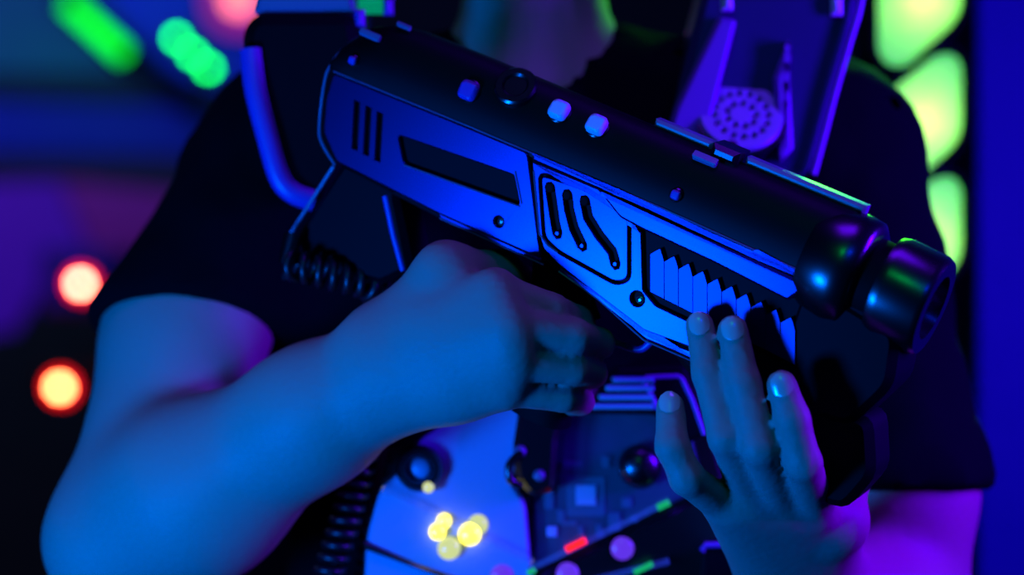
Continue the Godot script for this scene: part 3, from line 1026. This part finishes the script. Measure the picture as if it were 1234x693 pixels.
# ---------------------------------------------------------------- the vest
func make_vest() -> void:
	var base := Vector3(0.033, 1.05, -0.02)
	var o := thing("laser_tag_vest", "hard plastic laser tag vest with a lit chest pack worn over the T-shirt", "vest", base)
	var s := Soup.new()
	slab(s, rounded(PackedVector2Array([Vector2(-0.0838, 1.2205), Vector2(-0.0097, 1.2296), Vector2(0.1328, 1.2307), Vector2(0.1499, 1.1555), Vector2(0.1499, 1.0415), Vector2(-0.1094, 1.0415), Vector2(-0.1055, 1.1327), Vector2(-0.094, 1.1698)]), 0.01), -0.035, 0.006, 0.005, [], true)
	part(s, "chest_housing", M.black, o)
	s = Soup.new()
	slab(s, rounded(PackedVector2Array([Vector2(-0.078, 1.1724), Vector2(-0.0628, 1.1993), Vector2(-0.0404, 1.215), Vector2(0.0095, 1.2217), Vector2(0.0039, 1.1825), Vector2(-0.0011, 1.1679), Vector2(0.009, 1.1555), Vector2(0.014, 1.1017), Vector2(0.014, 1.0455), Vector2(-0.1016, 1.0455), Vector2(-0.0982, 1.1297), Vector2(-0.0892, 1.1634)]), 0.008, 4), 0.0, 0.026, 0.002)
	part(s, "chest_plate", M.shell, o)
	s = Soup.new()
	slab(s, rounded(PackedVector2Array([Vector2(-0.0845, 1.1918), Vector2(-0.0733, 1.2141), Vector2(-0.057, 1.222), Vector2(-0.0364, 1.2197), Vector2(-0.0464, 1.2074), Vector2(-0.0626, 1.1974)]), 0.004), 0.012, 0.036, 0.004)
	part(s, "strap_clip", M.black_matt, o)

	# sensor in its black ring
	s = Soup.new()
	var c := Vector3(-0.0622, 1.1782, 0.028)
	lathe(s, c, Vector3.BACK, PackedVector2Array([Vector2(-0.004, 0.0158), Vector2(0.006, 0.0158), Vector2(0.009, 0.0138), Vector2(0.009, 0.0095), Vector2(0.004, 0.0080), Vector2(0.001, 0.0078), Vector2(0.0, 0.001)]), 30)
	var ring := part(s, "sensor_ring", M.black, o)
	s = Soup.new()
	lathe(s, c + Vector3(0, 0, 0.001), Vector3.BACK, dome_profile(0.0074, 0.004), 20)
	part(s, "sensor_lens", M.shell, ring, 60.0)

	# connector block between plate and board
	s = Soup.new()
	slab(s, rounded(PackedVector2Array([Vector2(0.005, 1.2225), Vector2(0.0372, 1.2225), Vector2(0.0306, 1.198), Vector2(0.0283, 1.1636), Vector2(0.0128, 1.1591), Vector2(0.0028, 1.1713), Vector2(0.0006, 1.1925)]), 0.004), 0.006, 0.042, 0.004)
	var con := part(s, "connector", M.black, o)
	for at: Vector3 in [Vector3(0.0056, 1.1904, 0.042), Vector3(0.0183, 1.1743, 0.042)]:
		s = Soup.new()
		lathe(s, at, Vector3.BACK, dome_profile(0.0042, 0.004), 14)
		part(s, "connector_pin", M.grey, con, 60.0)
	s = Soup.new()
	tube(s, smooth_path([Vector3(0.0061, 1.19, 0.044), Vector3(-0.0017, 1.1818, 0.046), Vector3(-0.0011, 1.1718, 0.046), Vector3(0.0061, 1.1672, 0.044)]), 0.0028, 8)
	part(s, "connector_hook", M.black, con, 60.0)

	# circuit board behind a clear cover
	s = Soup.new()
	slab(s, rounded(PackedVector2Array([Vector2(0.0153, 1.2132), Vector2(0.1194, 1.2143), Vector2(0.1296, 1.1622), Vector2(0.0187, 1.1091), Vector2(0.0153, 1.1091)]), 0.003), 0.004, 0.010, 0.0008)
	var board := part(s, "circuit_board", M.board, o)
	for d in [[706, 596, 24, 24, 0.005, "chip"], [706, 598, 46, 48, 0.002, "part"], [665, 640, 12, 12, 0.004, "chip"], [662, 600, 10, 26, 0.004, "part"], [676, 622, 9, 16, 0.003, "part"], [740, 628, 14, 22, 0.004, "part"], [722, 640, 8, 16, 0.003, "part"], [755, 605, 12, 12, 0.003, "part"], [690, 560, 22, 8, 0.003, "part"], [730, 556, 9, 14, 0.004, "part"], [662, 572, 14, 6, 0.003, "part"], [686, 630, 18, 6, 0.002, "part"], [764, 625, 10, 8, 0.002, "part"], [700, 640, 6, 12, 0.003, "part"]]:
		s = Soup.new()
		var k := 0.00057 * 0.994
		box(s, Vector3((d[0] - 617) * k, 1.30 - (d[1] - 346.5) * k, 0.010 + d[4] / 2.0), Vector3(d[2] * k, d[3] * k, d[4]), 0.0005)
		part(s, "chip" if d[5] == "chip" else "component", M[d[5]], board)
	s = Soup.new()
	slab(s, rounded(PackedVector2Array([Vector2(0.0376, 1.2172), Vector2(0.1173, 1.2183), Vector2(0.1308, 1.1655), Vector2(0.0185, 1.1116), Vector2(0.0163, 1.1554), Vector2(0.032, 1.161)]), 0.003), 0.022, 0.024, 0.0006)
	part(s, "window_cover", M.pane, o)
	s = Soup.new()
	c = Vector3(0.0865, 1.179, 0.024)
	lathe(s, c, Vector3.BACK, PackedVector2Array([Vector2(-0.01, 0.0150), Vector2(0.004, 0.0150), Vector2(0.009, 0.0125), Vector2(0.012, 0.0075), Vector2(0.013, 0.001)]), 28)
	part(s, "knob", M.black, o, 60.0)

	# clear strips that meet in a V, with signal lights under them
	for b in [[Vector3(-0.0878, 1.1649, 0.03), Vector3(0.014, 1.1146, 0.03)], [Vector3(0.014, 1.1112, 0.03), Vector3(0.1057, 1.156, 0.03)], [Vector3(0.0185, 1.0933, 0.03), Vector3(0.1057, 1.1157, 0.03)]]:
		var d: Vector3 = b[1] - b[0]
		s = Soup.new()
		box(s, Vector3.ZERO, Vector3(d.length(), 0.0046, 0.007), 0.0014)
		part(moved(s, Transform3D(Basis(d.normalized(), Vector3.BACK.cross(d.normalized()), Vector3.BACK), (b[0] + b[1]) / 2.0)), "clear_strip", M.clear, o)
	s = Soup.new()
	slab(s, rounded(PackedVector2Array([Vector2(0.0186, 1.1055), Vector2(0.1289, 1.1584), Vector2(0.1413, 1.1348), Vector2(0.1435, 1.0447), Vector2(0.0174, 1.0447)]), 0.005), 0.004, 0.022, 0.003)
	part(s, "lower_cover", M.black, o)
	s = Soup.new()
	slab(s, rounded(PackedVector2Array([Vector2(-0.1001, 1.1291), Vector2(-0.0654, 1.1135), Vector2(-0.0319, 1.1023), Vector2(-0.0319, 1.0989), Vector2(-0.1001, 1.1235)]), 0.001), 0.024, 0.029, 0.001)
	part(s, "plate_trim", M.black, o)
	var yellow := glow(Color(1.0, 0.92, 0.30), 2.8)
	var pale := glow(Color(0.85, 0.90, 0.60), 0.9)
	var purple := glow(Color(0.42, 0.22, 1.0), 0.8)
	var red := glow(Color(1.0, 0.12, 0.08), 1.8)
	var green := glow(Color(0.1, 0.9, 0.55), 0.5)
	for d in [[Vector3(-0.0503, 1.1353, 0.03), 0.0056, yellow], [Vector3(-0.0285, 1.1336, 0.03), 0.0076, yellow], [Vector3(-0.0425, 1.1241, 0.03), 0.0078, pale], [Vector3(-0.0459, 1.1425, 0.029), 0.0050, yellow], [Vector3(-0.023, 1.1399, 0.026), 0.0070, pale], [Vector3(-0.0563, 1.166, 0.036), 0.0040, pale]]:
		s = Soup.new()
		lathe(s, d[0], Vector3.BACK, dome_profile(d[1], d[1] * 0.7, 0.006), 18)
		part(s, "signal_light", d[2], o, 60.0)
	for at: Vector3 in [Vector3(-0.0067, 1.1051, 0.026), Vector3(0.0377, 1.1058, 0.022), Vector3(0.0748, 1.1232, 0.022)]:
		s = Soup.new()
		lathe(s, at, Vector3.BACK, dome_profile(0.0079, 0.003, 0.004), 22)
		part(s, "signal_light", purple, o, 60.0)
	for d in [[Vector3(0.043, 1.127, 0.031), 0.0075, 0.0026, red], [Vector3(0.1017, 1.1538, 0.031), 0.0045, 0.0026, green], [Vector3(0.0883, 1.1114, 0.031), 0.007, 0.0022, green], [Vector3(0.0129, 1.1091, 0.031), 0.003, 0.0022, green]]:
		s = Soup.new()
		var dir := Vector3(164, 80, 0).normalized()
		box(s, Vector3.ZERO, Vector3(d[1] * 2.0, d[2] * 1.6, 0.004), 0.001)
		part(moved(s, Transform3D(Basis(dir, Vector3.BACK.cross(dir), Vector3.BACK), d[0] + Vector3(0, 0, 0.0035))), "signal_light", d[3], o)

	# louvre and buckle at the upper edge
	for i in 4:
		s = Soup.new()
		var y := [490.0, 479.0, 468.0, 458.0][i] as float
		var x0 := [712.0, 722.0, 730.0, 738.0][i] as float
		var k := 0.00057 * 0.975
		box(s, Vector3(((x0 + 788.0) / 2.0 - 617.0) * k, 1.30 - (y - 346.5) * k, 0.036), Vector3((788.0 - x0) * k, 0.0038, 0.014), 0.0012)
		part(s, "slat", M.slat, o)
	s = Soup.new()
	slab(s, rounded(PackedVector2Array([Vector2(0.0487, 1.2153), Vector2(0.0699, 1.2455), Vector2(0.1169, 1.2477), Vector2(0.1337, 1.203), Vector2(0.1191, 1.194), Vector2(0.0968, 1.2141)]), 0.004), 0.0, 0.028, 0.003)
	part(s, "buckle_housing", M.navy, o)
	s = Soup.new()
	tube(s, PackedVector3Array([Vector3(0.0984, 1.218, 0.04), Vector3(0.0878, 1.2375, 0.04), Vector3(0.0895, 1.2397, 0.04), Vector3(0.1111, 1.2408, 0.04), Vector3(0.1134, 1.2391, 0.04), Vector3(0.1206, 1.2247, 0.04), Vector3(0.1289, 1.2014, 0.04)]), 0.0016, 8)
	part(s, "buckle_frame", M.violet, o, 50.0)

	# side wing with its turned edge
	s = Soup.new()
	slab(s, rounded(PackedVector2Array([Vector2(0.1292, 1.1269), Vector2(0.1751, 1.128), Vector2(0.1863, 1.0464), Vector2(0.1247, 1.0464)]), 0.003), 0.004, 0.030, 0.002)
	part(s, "side_wing", M.navy, o)
	s = Soup.new()
	tube(s, PackedVector3Array([Vector3(0.128, 1.1225, 0.031), Vector3(0.1302, 1.1264, 0.031), Vector3(0.175, 1.1276, 0.031)]), 0.0022, 8)
	part(s, "wing_edge", M.violet, o, 50.0)

	# shoulder piece over the trigger arm
	s = Soup.new()
	slab(s, rounded(PackedVector2Array([Vector2(-0.1817, 1.4703), Vector2(-0.1739, 1.4837), Vector2(-0.105, 1.4837), Vector2(-0.1006, 1.4592), Vector2(-0.1067, 1.387), Vector2(-0.1289, 1.3564), Vector2(-0.1567, 1.3675), Vector2(-0.1728, 1.4092)]), 0.008), -0.11, 0.040, 0.008, [], true)
	part(s, "shoulder_pad", M.black_matt, o)
	s = Soup.new()
	slab(s, rounded(PackedVector2Array([Vector2(-0.1751, 1.4854), Vector2(-0.1057, 1.4854), Vector2(-0.1079, 1.5016), Vector2(-0.1706, 1.5016)]), 0.003), -0.10, 0.030, 0.003, [], true)
	part(s, "shoulder_cap", M.cap, o)
	s = Soup.new()
	tube(s, smooth_path([Vector3(-0.1751, 1.4592, 0.04), Vector3(-0.1714, 1.4312, 0.043), Vector3(-0.1635, 1.4006, 0.044), Vector3(-0.1558, 1.3746, 0.044), Vector3(-0.147, 1.3635, 0.043), Vector3(-0.1328, 1.3581, 0.04)]), 0.0075, 10)
	part(s, "strap_piping", M.violet, o, 60.0)

	s = Soup.new()
	box(s, Vector3(-0.0952, 1.4952, 0), Vector3(0.020, 0.014, 0.02), 0.005)
	part(s, "signal_light", glow(Color(0.0, 0.60, 0.44), 0.8), o, 50.0)
	for at: Vector3 in [Vector3(-0.1024, 1.4815, 0.03), Vector3(-0.0843, 1.4915, 0.012)]:
		s = Soup.new()
		box(s, at, Vector3(0.007, 0.012, 0.01), 0.003)
		part(s, "strap_stud", M.violet, o, 50.0)

	# shoulder piece over the other arm, with a loudspeaker
	s = Soup.new()
	slab(s, rounded(PackedVector2Array([Vector2(0.1454, 1.5602), Vector2(0.2297, 1.5602), Vector2(0.2388, 1.5089), Vector2(0.2343, 1.4747), Vector2(0.2206, 1.4291), Vector2(0.2069, 1.3767), Vector2(0.1784, 1.3693), Vector2(0.1043, 1.3949), Vector2(0.1129, 1.4291)]), 0.006), -0.11, 0.0, 0.005, [], true)
	part(s, "shoulder_plate", M.plate, o)
	s = Soup.new()
	slab(s, rounded(PackedVector2Array([Vector2(0.1409, 1.4847), Vector2(0.1533, 1.4824), Vector2(0.1318, 1.3987), Vector2(0.1047, 1.401), Vector2(0.1114, 1.4225)]), 0.003), -0.002, 0.014, 0.003)
	part(s, "plate_band", M.violet, o)
	s = Soup.new()
	tube(s, smooth_path([Vector3(0.2317, 1.5576, 0.002), Vector3(0.2391, 1.5104, 0.006), Vector3(0.2374, 1.49, 0.006), Vector3(0.2323, 1.4729, 0.006), Vector3(0.2209, 1.4332, 0.006), Vector3(0.2129, 1.4025, 0.006), Vector3(0.2061, 1.3775, 0.006)]), 0.0026, 8)
	part(s, "plate_edge", M.violet, o, 60.0)
	s = Soup.new()
	slab(s, rounded(PackedVector2Array([Vector2(0.1789, 1.4422), Vector2(0.1891, 1.4695), Vector2(0.1902, 1.4343), Vector2(0.1925, 1.3945), Vector2(0.1834, 1.3855), Vector2(0.18, 1.4116)]), 0.002), -0.002, 0.010, 0.003)
	part(s, "plate_fold", M.violet, o)
	for at: Vector3 in [Vector3(0.2223, 1.4925, 0.004), Vector3(0.1463, 1.4946, 0.014)]:
		s = Soup.new()
		box(s, at, Vector3(0.008, 0.013, 0.008), 0.003)
		part(s, "strap_stud", M.button, o, 50.0)
	var axis := Vector3(0.05, 0.64, 1.0).normalized()
	c = Vector3(0.1561, 1.418, 0.012)
	s = Soup.new()
	lathe(s, c - axis * 0.022, axis, PackedVector2Array([Vector2(0, 0.026), Vector2(0.012, 0.031), Vector2(0.018, 0.0315), Vector2(0.019, 0.029)]), 36)
	part(s, "speaker_cup", M.black, o, 50.0)
	var face := []
	var bx := axis.cross(Vector3.UP).normalized() * -1.0
	var by := axis.cross(bx)
	for row in [[16, 0.0185], [9, 0.0098]]:
		for i in row[0]:
			face.append(disc(Vector2.from_angle(TAU * i / row[0]) * row[1], 0.0019, 8))
	s = Soup.new()
	slab(s, disc(Vector2.ZERO, 0.0290, 40), -0.003, 0.0, 0.0014, face)
	part(moved(s, Transform3D(Basis(bx, by, axis), c)), "speaker_grille", M.grille, o)
	s = Soup.new()
	tube(s, smooth_path([Vector3(0.148, 1.3948, 0.02), Vector3(0.1499, 1.3842, 0.03), Vector3(0.1538, 1.3735, 0.03)]), 0.007, 10)
	part(s, "speaker_stalk", M.black, o, 60.0)

	# back plate and belt
	s = Soup.new()
	box(s, Vector3(0.033, 1.24, -0.245), Vector3(0.26, 0.34, 0.05), 0.02)
	part(s, "back_plate", M.black, o)


func make_cable() -> void:
	var path := smooth_path([Vector3(-0.1472, 1.3155, 0.075), Vector3(-0.1336, 1.3122, 0.082), Vector3(-0.1121, 1.3068, 0.08), Vector3(-0.0899, 1.2981, 0.07), Vector3(-0.0834, 1.2705, 0.05), Vector3(-0.0934, 1.2253, 0.03), Vector3(-0.104, 1.1744, 0.022), Vector3(-0.1152, 1.135, 0.022), Vector3(-0.1254, 1.1013, 0.022), Vector3(-0.1311, 1.0673, 0.02), Vector3(-0.1274, 1.0261, 0.01)], 40)
	var o := thing("coiled_cable", "dark coiled cable running from the blaster stock down beside the vest", "cable", path[0])
	var length := 0.0
	for i in path.size() - 1:
		length += path[i].distance_to(path[i + 1])
	var coil := PackedVector3Array()
	var turn := 0.0
	var x := Vector3.ZERO
	for i in path.size() - 1:
		var d := path[i + 1] - path[i]
		if x == Vector3.ZERO:
			x = d.cross(Vector3.BACK).normalized()
		x = (x - d.normalized() * x.dot(d.normalized())).normalized()
		var y := d.normalized().cross(x)
		for k in 3:
			turn += d.length() / 3.0 / 0.0088 * TAU
			coil.append(path[i].lerp(path[i + 1], k / 3.0) + (x * cos(turn) + y * sin(turn)) * 0.0085)
	var s := Soup.new()
	tube(s, coil, 0.0027, 6)
	part(s, "cable_coil", M.cable, o, 70.0)
	s = Soup.new()
	tube(s, PackedVector3Array([path[0] + Vector3(0.004, 0.02, 0), path[0]]), 0.006, 10)
	part(s, "cable_plug", M.black, o, 60.0)


# ---------------------------------------------------------------- the arena behind
func light_cell(label: String, outline: PackedVector2Array, z: float) -> void:
	var c := Vector2.ZERO
	for p in outline:
		c += p / outline.size()
	var o := thing("light_panel", label, "light panel", Vector3(c.x, c.y, z), "green light panels in the blue partition")
	var s := Soup.new()
	var round_ := rounded(outline, 0.016, 4)
	slab(s, inset(wound(round_), -0.006), z - 0.06, z + 0.004, 0.002, [inset(wound(round_), 0.0)])
	part(s, "frame", M.paint_dark, o)
	var m := plastic(Color(0.62, 0.95, 0.40), 0.5)
	m.emission_enabled = true
	m.emission = Color(0.22, 0.92, 0.0)
	m.emission_energy_multiplier = 0.8
	m.backlight_enabled = true
	m.backlight = Color(1, 1, 1)
	s = Soup.new()
	slab(s, inset(wound(round_), 0.0006), z - 0.008, z - 0.004, 0.0006)
	part(s, "diffuser_light", m, o)
	var bulb := OmniLight3D.new()
	bulb.position = Vector3(0.004, 0, -0.030)
	bulb.light_color = Color(0.80, 1.0, 0.36)
	bulb.light_energy = 0.0075
	bulb.light_size = 0.02
	bulb.omni_range = 6.0
	bulb.shadow_enabled = true
	o.add_child(bulb)
	var l := AreaLight3D.new()
	l.area_size = Vector2(0.07, 0.10)
	l.light_color = Color(0.25, 1.0, 0.12)
	l.light_energy = 0.05
	l.area_normalize_energy = true
	l.area_range = 8.0
	l.shadow_enabled = true
	l.transform = Transform3D(Basis(Vector3.UP, PI), Vector3(0, 0, 0.004))
	o.add_child(l)


func make_partition() -> void:
	# a wall that carries a column of light boxes
	var z := -0.42
	var labels := ["topmost green backlit panel of the glowing column", "green backlit panel second from the top of the glowing column", "green backlit panel midway up the glowing column", "green backlit panel second from the bottom of the glowing column", "lowest green backlit panel of the glowing column"]
	var shape := PackedVector2Array([Vector2(0.3174, 1.4601), Vector2(0.3677, 1.5019), Vector2(0.3836, 1.5033), Vector2(0.3908, 1.4932), Vector2(0.3908, 1.4299), Vector2(0.3433, 1.3853), Vector2(0.326, 1.3853), Vector2(0.3174, 1.3982)])
	wall_box("wall_partition", Vector3(0.975, 1.25, z - 0.09), Vector3(1.45, 2.5, 0.06), M.paint_navy)
	for i in 5:
		var cell := PackedVector2Array()
		for p in shape:
			cell.append(p + Vector2(0.0, 0.1068 * (3 - i)))
		light_cell(labels[i], cell, z)
	wall_box("trim_1", Vector3(0.80, 1.25, -0.445), Vector3(0.79, 2.5, 0.03), M.paint_blue)


func bulb_lamp(called: String, label: String, at: Vector3, r: float, color: Color, times: float, body: Material, rim: Color, rim_times: float, group := "") -> void:
	var o := thing(called, label, "lamp", at, group)
	off = Vector3.ZERO
	var s := Soup.new()
	lathe(s, Vector3(0, 0, -0.05), Vector3.BACK, PackedVector2Array([Vector2(0, r * 2.6), Vector2(0.03, r * 2.8), Vector2(0.04, r * 2.6), Vector2(0.04, r * 1.2)]), 24)
	part(s, "housing", body, o)
	s = Soup.new()
	lathe(s, Vector3(0, 0, -0.01), Vector3.BACK, PackedVector2Array([Vector2(0, r * 2.4), Vector2(0.006, r * 2.3), Vector2(0.008, r * 1.1)]), 24)
	part(s, "lamp_lens", glow(rim, rim_times), o)
	s = Soup.new()
	lathe(s, Vector3.ZERO, Vector3.BACK, dome_profile(r, r, 0.004), 18)
	part(s, "lamp_bulb", glow(color, times), o, 60.0)
	var l := OmniLight3D.new()
	l.light_color = rim
	l.light_energy = 0.02
	l.light_size = r
	l.omni_range = 8.0
	l.shadow_enabled = true
	l.position = Vector3(0, 0, r + 0.03)
	o.add_child(l)


func make_background() -> void:
	# a painted barrier of boards across the far end of the lane
	var o := thing("painted_barrier", "barrier of blue, plum and violet painted boards across the far lane", "barrier", Vector3(-0.9209, 0.225, -3.4))
	var boards := [
		["teal", [Vector2(-1.2059, 2.0597), Vector2(-0.9922, 2.0597), Vector2(-0.7606, 1.7605), Vector2(-1.2059, 1.7605)], Color(0.02, 0.30, 0.44)],
		["blue", [Vector2(-0.985, 2.0597), Vector2(-0.3331, 2.0597), Vector2(-0.3331, 1.6856), Vector2(-0.5825, 1.7213), Vector2(-0.7535, 1.7605)], Color(0.03, 0.16, 0.74)],
		["ink", [Vector2(-1.2059, 1.7569), Vector2(-0.7535, 1.7569), Vector2(-0.5825, 1.7177), Vector2(-0.5825, 1.6892), Vector2(-1.2059, 1.707)], Color(0.02, 0.10, 0.22)],
		["royal", [Vector2(-1.2059, 1.7035), Vector2(-0.5825, 1.6856), Vector2(-0.5825, 1.5788), Vector2(-1.2059, 1.5895)], Color(0.02, 0.08, 0.55)],
		["plum", [Vector2(-1.2059, 1.5859), Vector2(-0.5825, 1.5752), Vector2(-0.5825, 1.4897), Vector2(-0.9743, 1.5325), Vector2(-1.2059, 1.5253)], Color(0.14, 0.06, 0.22)],
		["magenta", [Vector2(-0.9672, 1.5289), Vector2(-0.5825, 1.4861), Vector2(-0.5825, 1.3472), Vector2(-0.9031, 1.3828)], Color(0.60, 0.07, 0.50)],
		["violet", [Vector2(-1.2059, 1.5218), Vector2(-0.9708, 1.5289), Vector2(-0.9067, 1.3828), Vector2(-0.9922, 1.3294), Vector2(-1.0634, 1.2047), Vector2(-1.2059, 1.1869)], Color(0.46, 0.03, 0.66)],
		["black", [Vector2(-1.2059, 1.1833), Vector2(-1.0598, 1.2011), Vector2(-0.9886, 1.3258), Vector2(-0.9067, 1.3793), Vector2(-0.5825, 1.3436), Vector2(-0.5825, 0.225), Vector2(-1.2059, 0.225)], Color(0.02, 0.02, 0.03)]]
	for b in boards:
		var s := Soup.new()
		slab(s, PackedVector2Array(b[1]), -3.46, -3.40, 0.003)
		var m := plastic(b[2], 0.7, 0.3)
		part(s, "board", grain(m, 0.03, 1.5, 0.1), o)

	# a green tube hung along the slanting joint of the boards
	o = thing("tube_light", "green fluorescent tube slanting across the painted boards", "lamp", Vector3(-0.8533, 1.831, -3.2))
	var s := Soup.new()
	var a := Vector3(-0.9149, 1.8857, -3.2)
	var b := Vector3(-0.7986, 1.7797, -3.2)
	tube(s, PackedVector3Array([a, b]), 0.016, 12)
	part(s, "lamp_tube", glow(Color(0.03, 0.95, 0.16), 2.0), o, 60.0)
	s = Soup.new()
	tube(s, PackedVector3Array([a + Vector3(-0.02, 0.02, -0.05), b + Vector3(0.02, -0.02, -0.05)]), 0.028, 8)
	part(s, "tube_holder", M.black_matt, o)
	var l := OmniLight3D.new()
	l.light_color = Color(0.05, 1.0, 0.2)
	l.light_energy = 0.04
	l.light_size = 0.05
	l.omni_range = 8.0
	l.shadow_enabled = true
	l.position = Vector3(0, 0, 0.06)
	o.add_child(l)

	var row := [["uppermost bulb of the slanting row of three green bulbs", Vector3(-0.6764, 1.8031, -3.1)], ["middle bulb of the slanting row of three green bulbs", Vector3(-0.6446, 1.7713, -3.1)], ["lowest bulb of the slanting row of three green bulbs", Vector3(-0.6128, 1.7429, -3.1)]]
	for d in row:
		bulb_lamp("green_bulb", d[0], d[1], 0.008, Color(0.05, 0.95, 0.28), 20.0, M.black_matt, Color(0.0, 0.5, 0.2), 0.2, "green bulbs in a slanting row")
	bulb_lamp("round_lamp", "orange and pink lamp above the green bulbs", Vector3(-0.5509, 1.8835, -3.1), 0.03, Color(1.0, 0.45, 0.40), 3.0, M.black_matt, Color(0.8, 0.15, 0.8), 0.5)
	bulb_lamp("beacon_lamp", "red beacon on a blue box in front of the magenta board", Vector3(-0.7781, 1.3067, -2.6), 0.0105, Color(1.0, 0.42, 0.34), 60.0, M.paint_blue, Color(1.0, 0.0, 0.10), 2.2)
	bulb_lamp("beacon_lamp", "red beacon below the one with the blue box", Vector3(-0.8155, 1.1197, -2.6), 0.0105, Color(1.0, 0.44, 0.26), 60.0, M.black_matt, Color(1.0, 0.04, 0.03), 2.4)
	o = thing("beacon_box", "blue box that carries the upper red beacon", "box", Vector3(-0.72, 0.0, -2.72))
	s = Soup.new()
	box(s, Vector3(-0.792, 1.313, -2.7), Vector3(0.15, 0.12, 0.07), 0.012)
	part(s, "body", M.paint_blue, o)
	s = Soup.new()
	box(s, Vector3(-0.72, 0.62, -2.72), Vector3(0.06, 1.24, 0.05), 0.01)
	part(s, "post", M.black_matt, o)
	s = Soup.new()
	box(s, Vector3(-0.78, 1.13, -2.68), Vector3(0.18, 0.05, 0.06), 0.01)
	part(s, "bracket", M.black_matt, o)


func _ready() -> void:
	# camera: a short telephoto set wide open, focused on the blaster
	var cam := Camera3D.new()
	cam.position = Vector3(0.0, 1.30, 1.6)
	add_child(cam)
	var at := CameraAttributesPhysical.new()
	at.frustum_focal_length = 141.8
	at.frustum_focus_distance = 1.41
	at.exposure_aperture = 4.3
	cam.attributes = at
	cam.fov = 14.07
	cam.current = true
	var e := Environment.new()
	e.background_mode = Environment.BG_COLOR
	e.background_color = Color(0, 0, 0)
	e.tonemap_mode = Environment.TONE_MAPPER_LINEAR
	e.tonemap_exposure = 1.0
	e.sdfgi_enabled = true
	e.ssao_enabled = true
	e.ssil_enabled = true
	var we := WorldEnvironment.new()
	we.environment = e
	add_child(we)
	make_materials()

	# the arena's lamps
	wash_lamp("stage_light", "blue wash light low down at the player's right", Vector3(-0.56, 1.03, 0.66), Vector3(0.0, 1.25, 0.10), Vector2(0.15, 0.15), Color(0.0, 0.40, 1.0), 1.6, 4.0)
	wash_lamp("ultraviolet_light", "upright violet light at the player's left", Vector3(0.68, 1.40, 0.25), Vector3(0.24, 1.23, 0.0), Vector2(0.10, 0.30), Color(0.29, 0.0, 1.0), 1.5, 3.0)
	wash_lamp("blacklight_panel", "violet light panel under the ceiling above the player", Vector3(0.26, 2.66, 0.42), Vector3(0.22, 1.3, 0.22), Vector2(0.44, 0.56), Color(0.38, 0.02, 1.0), 0.72, 3.0)
	wash_lamp("ceiling_light", "green wash light under the ceiling in front of the player", Vector3(-0.28, 2.66, 2.1), Vector3(0.15, 1.3, 0.2), Vector2(0.30, 0.30), Color(0.0, 1.0, 0.40), 0.26, 2.0)
	wash_lamp("flood_light", "deep blue flood light under the ceiling facing the player", Vector3(0.55, 2.66, 2.5), Vector3(0.05, 1.3, 0.0), Vector2(0.40, 0.25), Color(0.0, 0.18, 1.0), 1.0, 2.0)
	wash_lamp("lane_light", "pale violet wash light over the far lane", Vector3(-1.9, 2.65, -1.9), Vector3(-1.0, 1.5, -3.4), Vector2(0.30, 0.20), Color(0.55, 0.64, 1.0), 3.4, 2.0)

	make_room()
	make_partition()
	make_person()
	make_vest()
	make_blaster()
	make_cable()
	make_background()
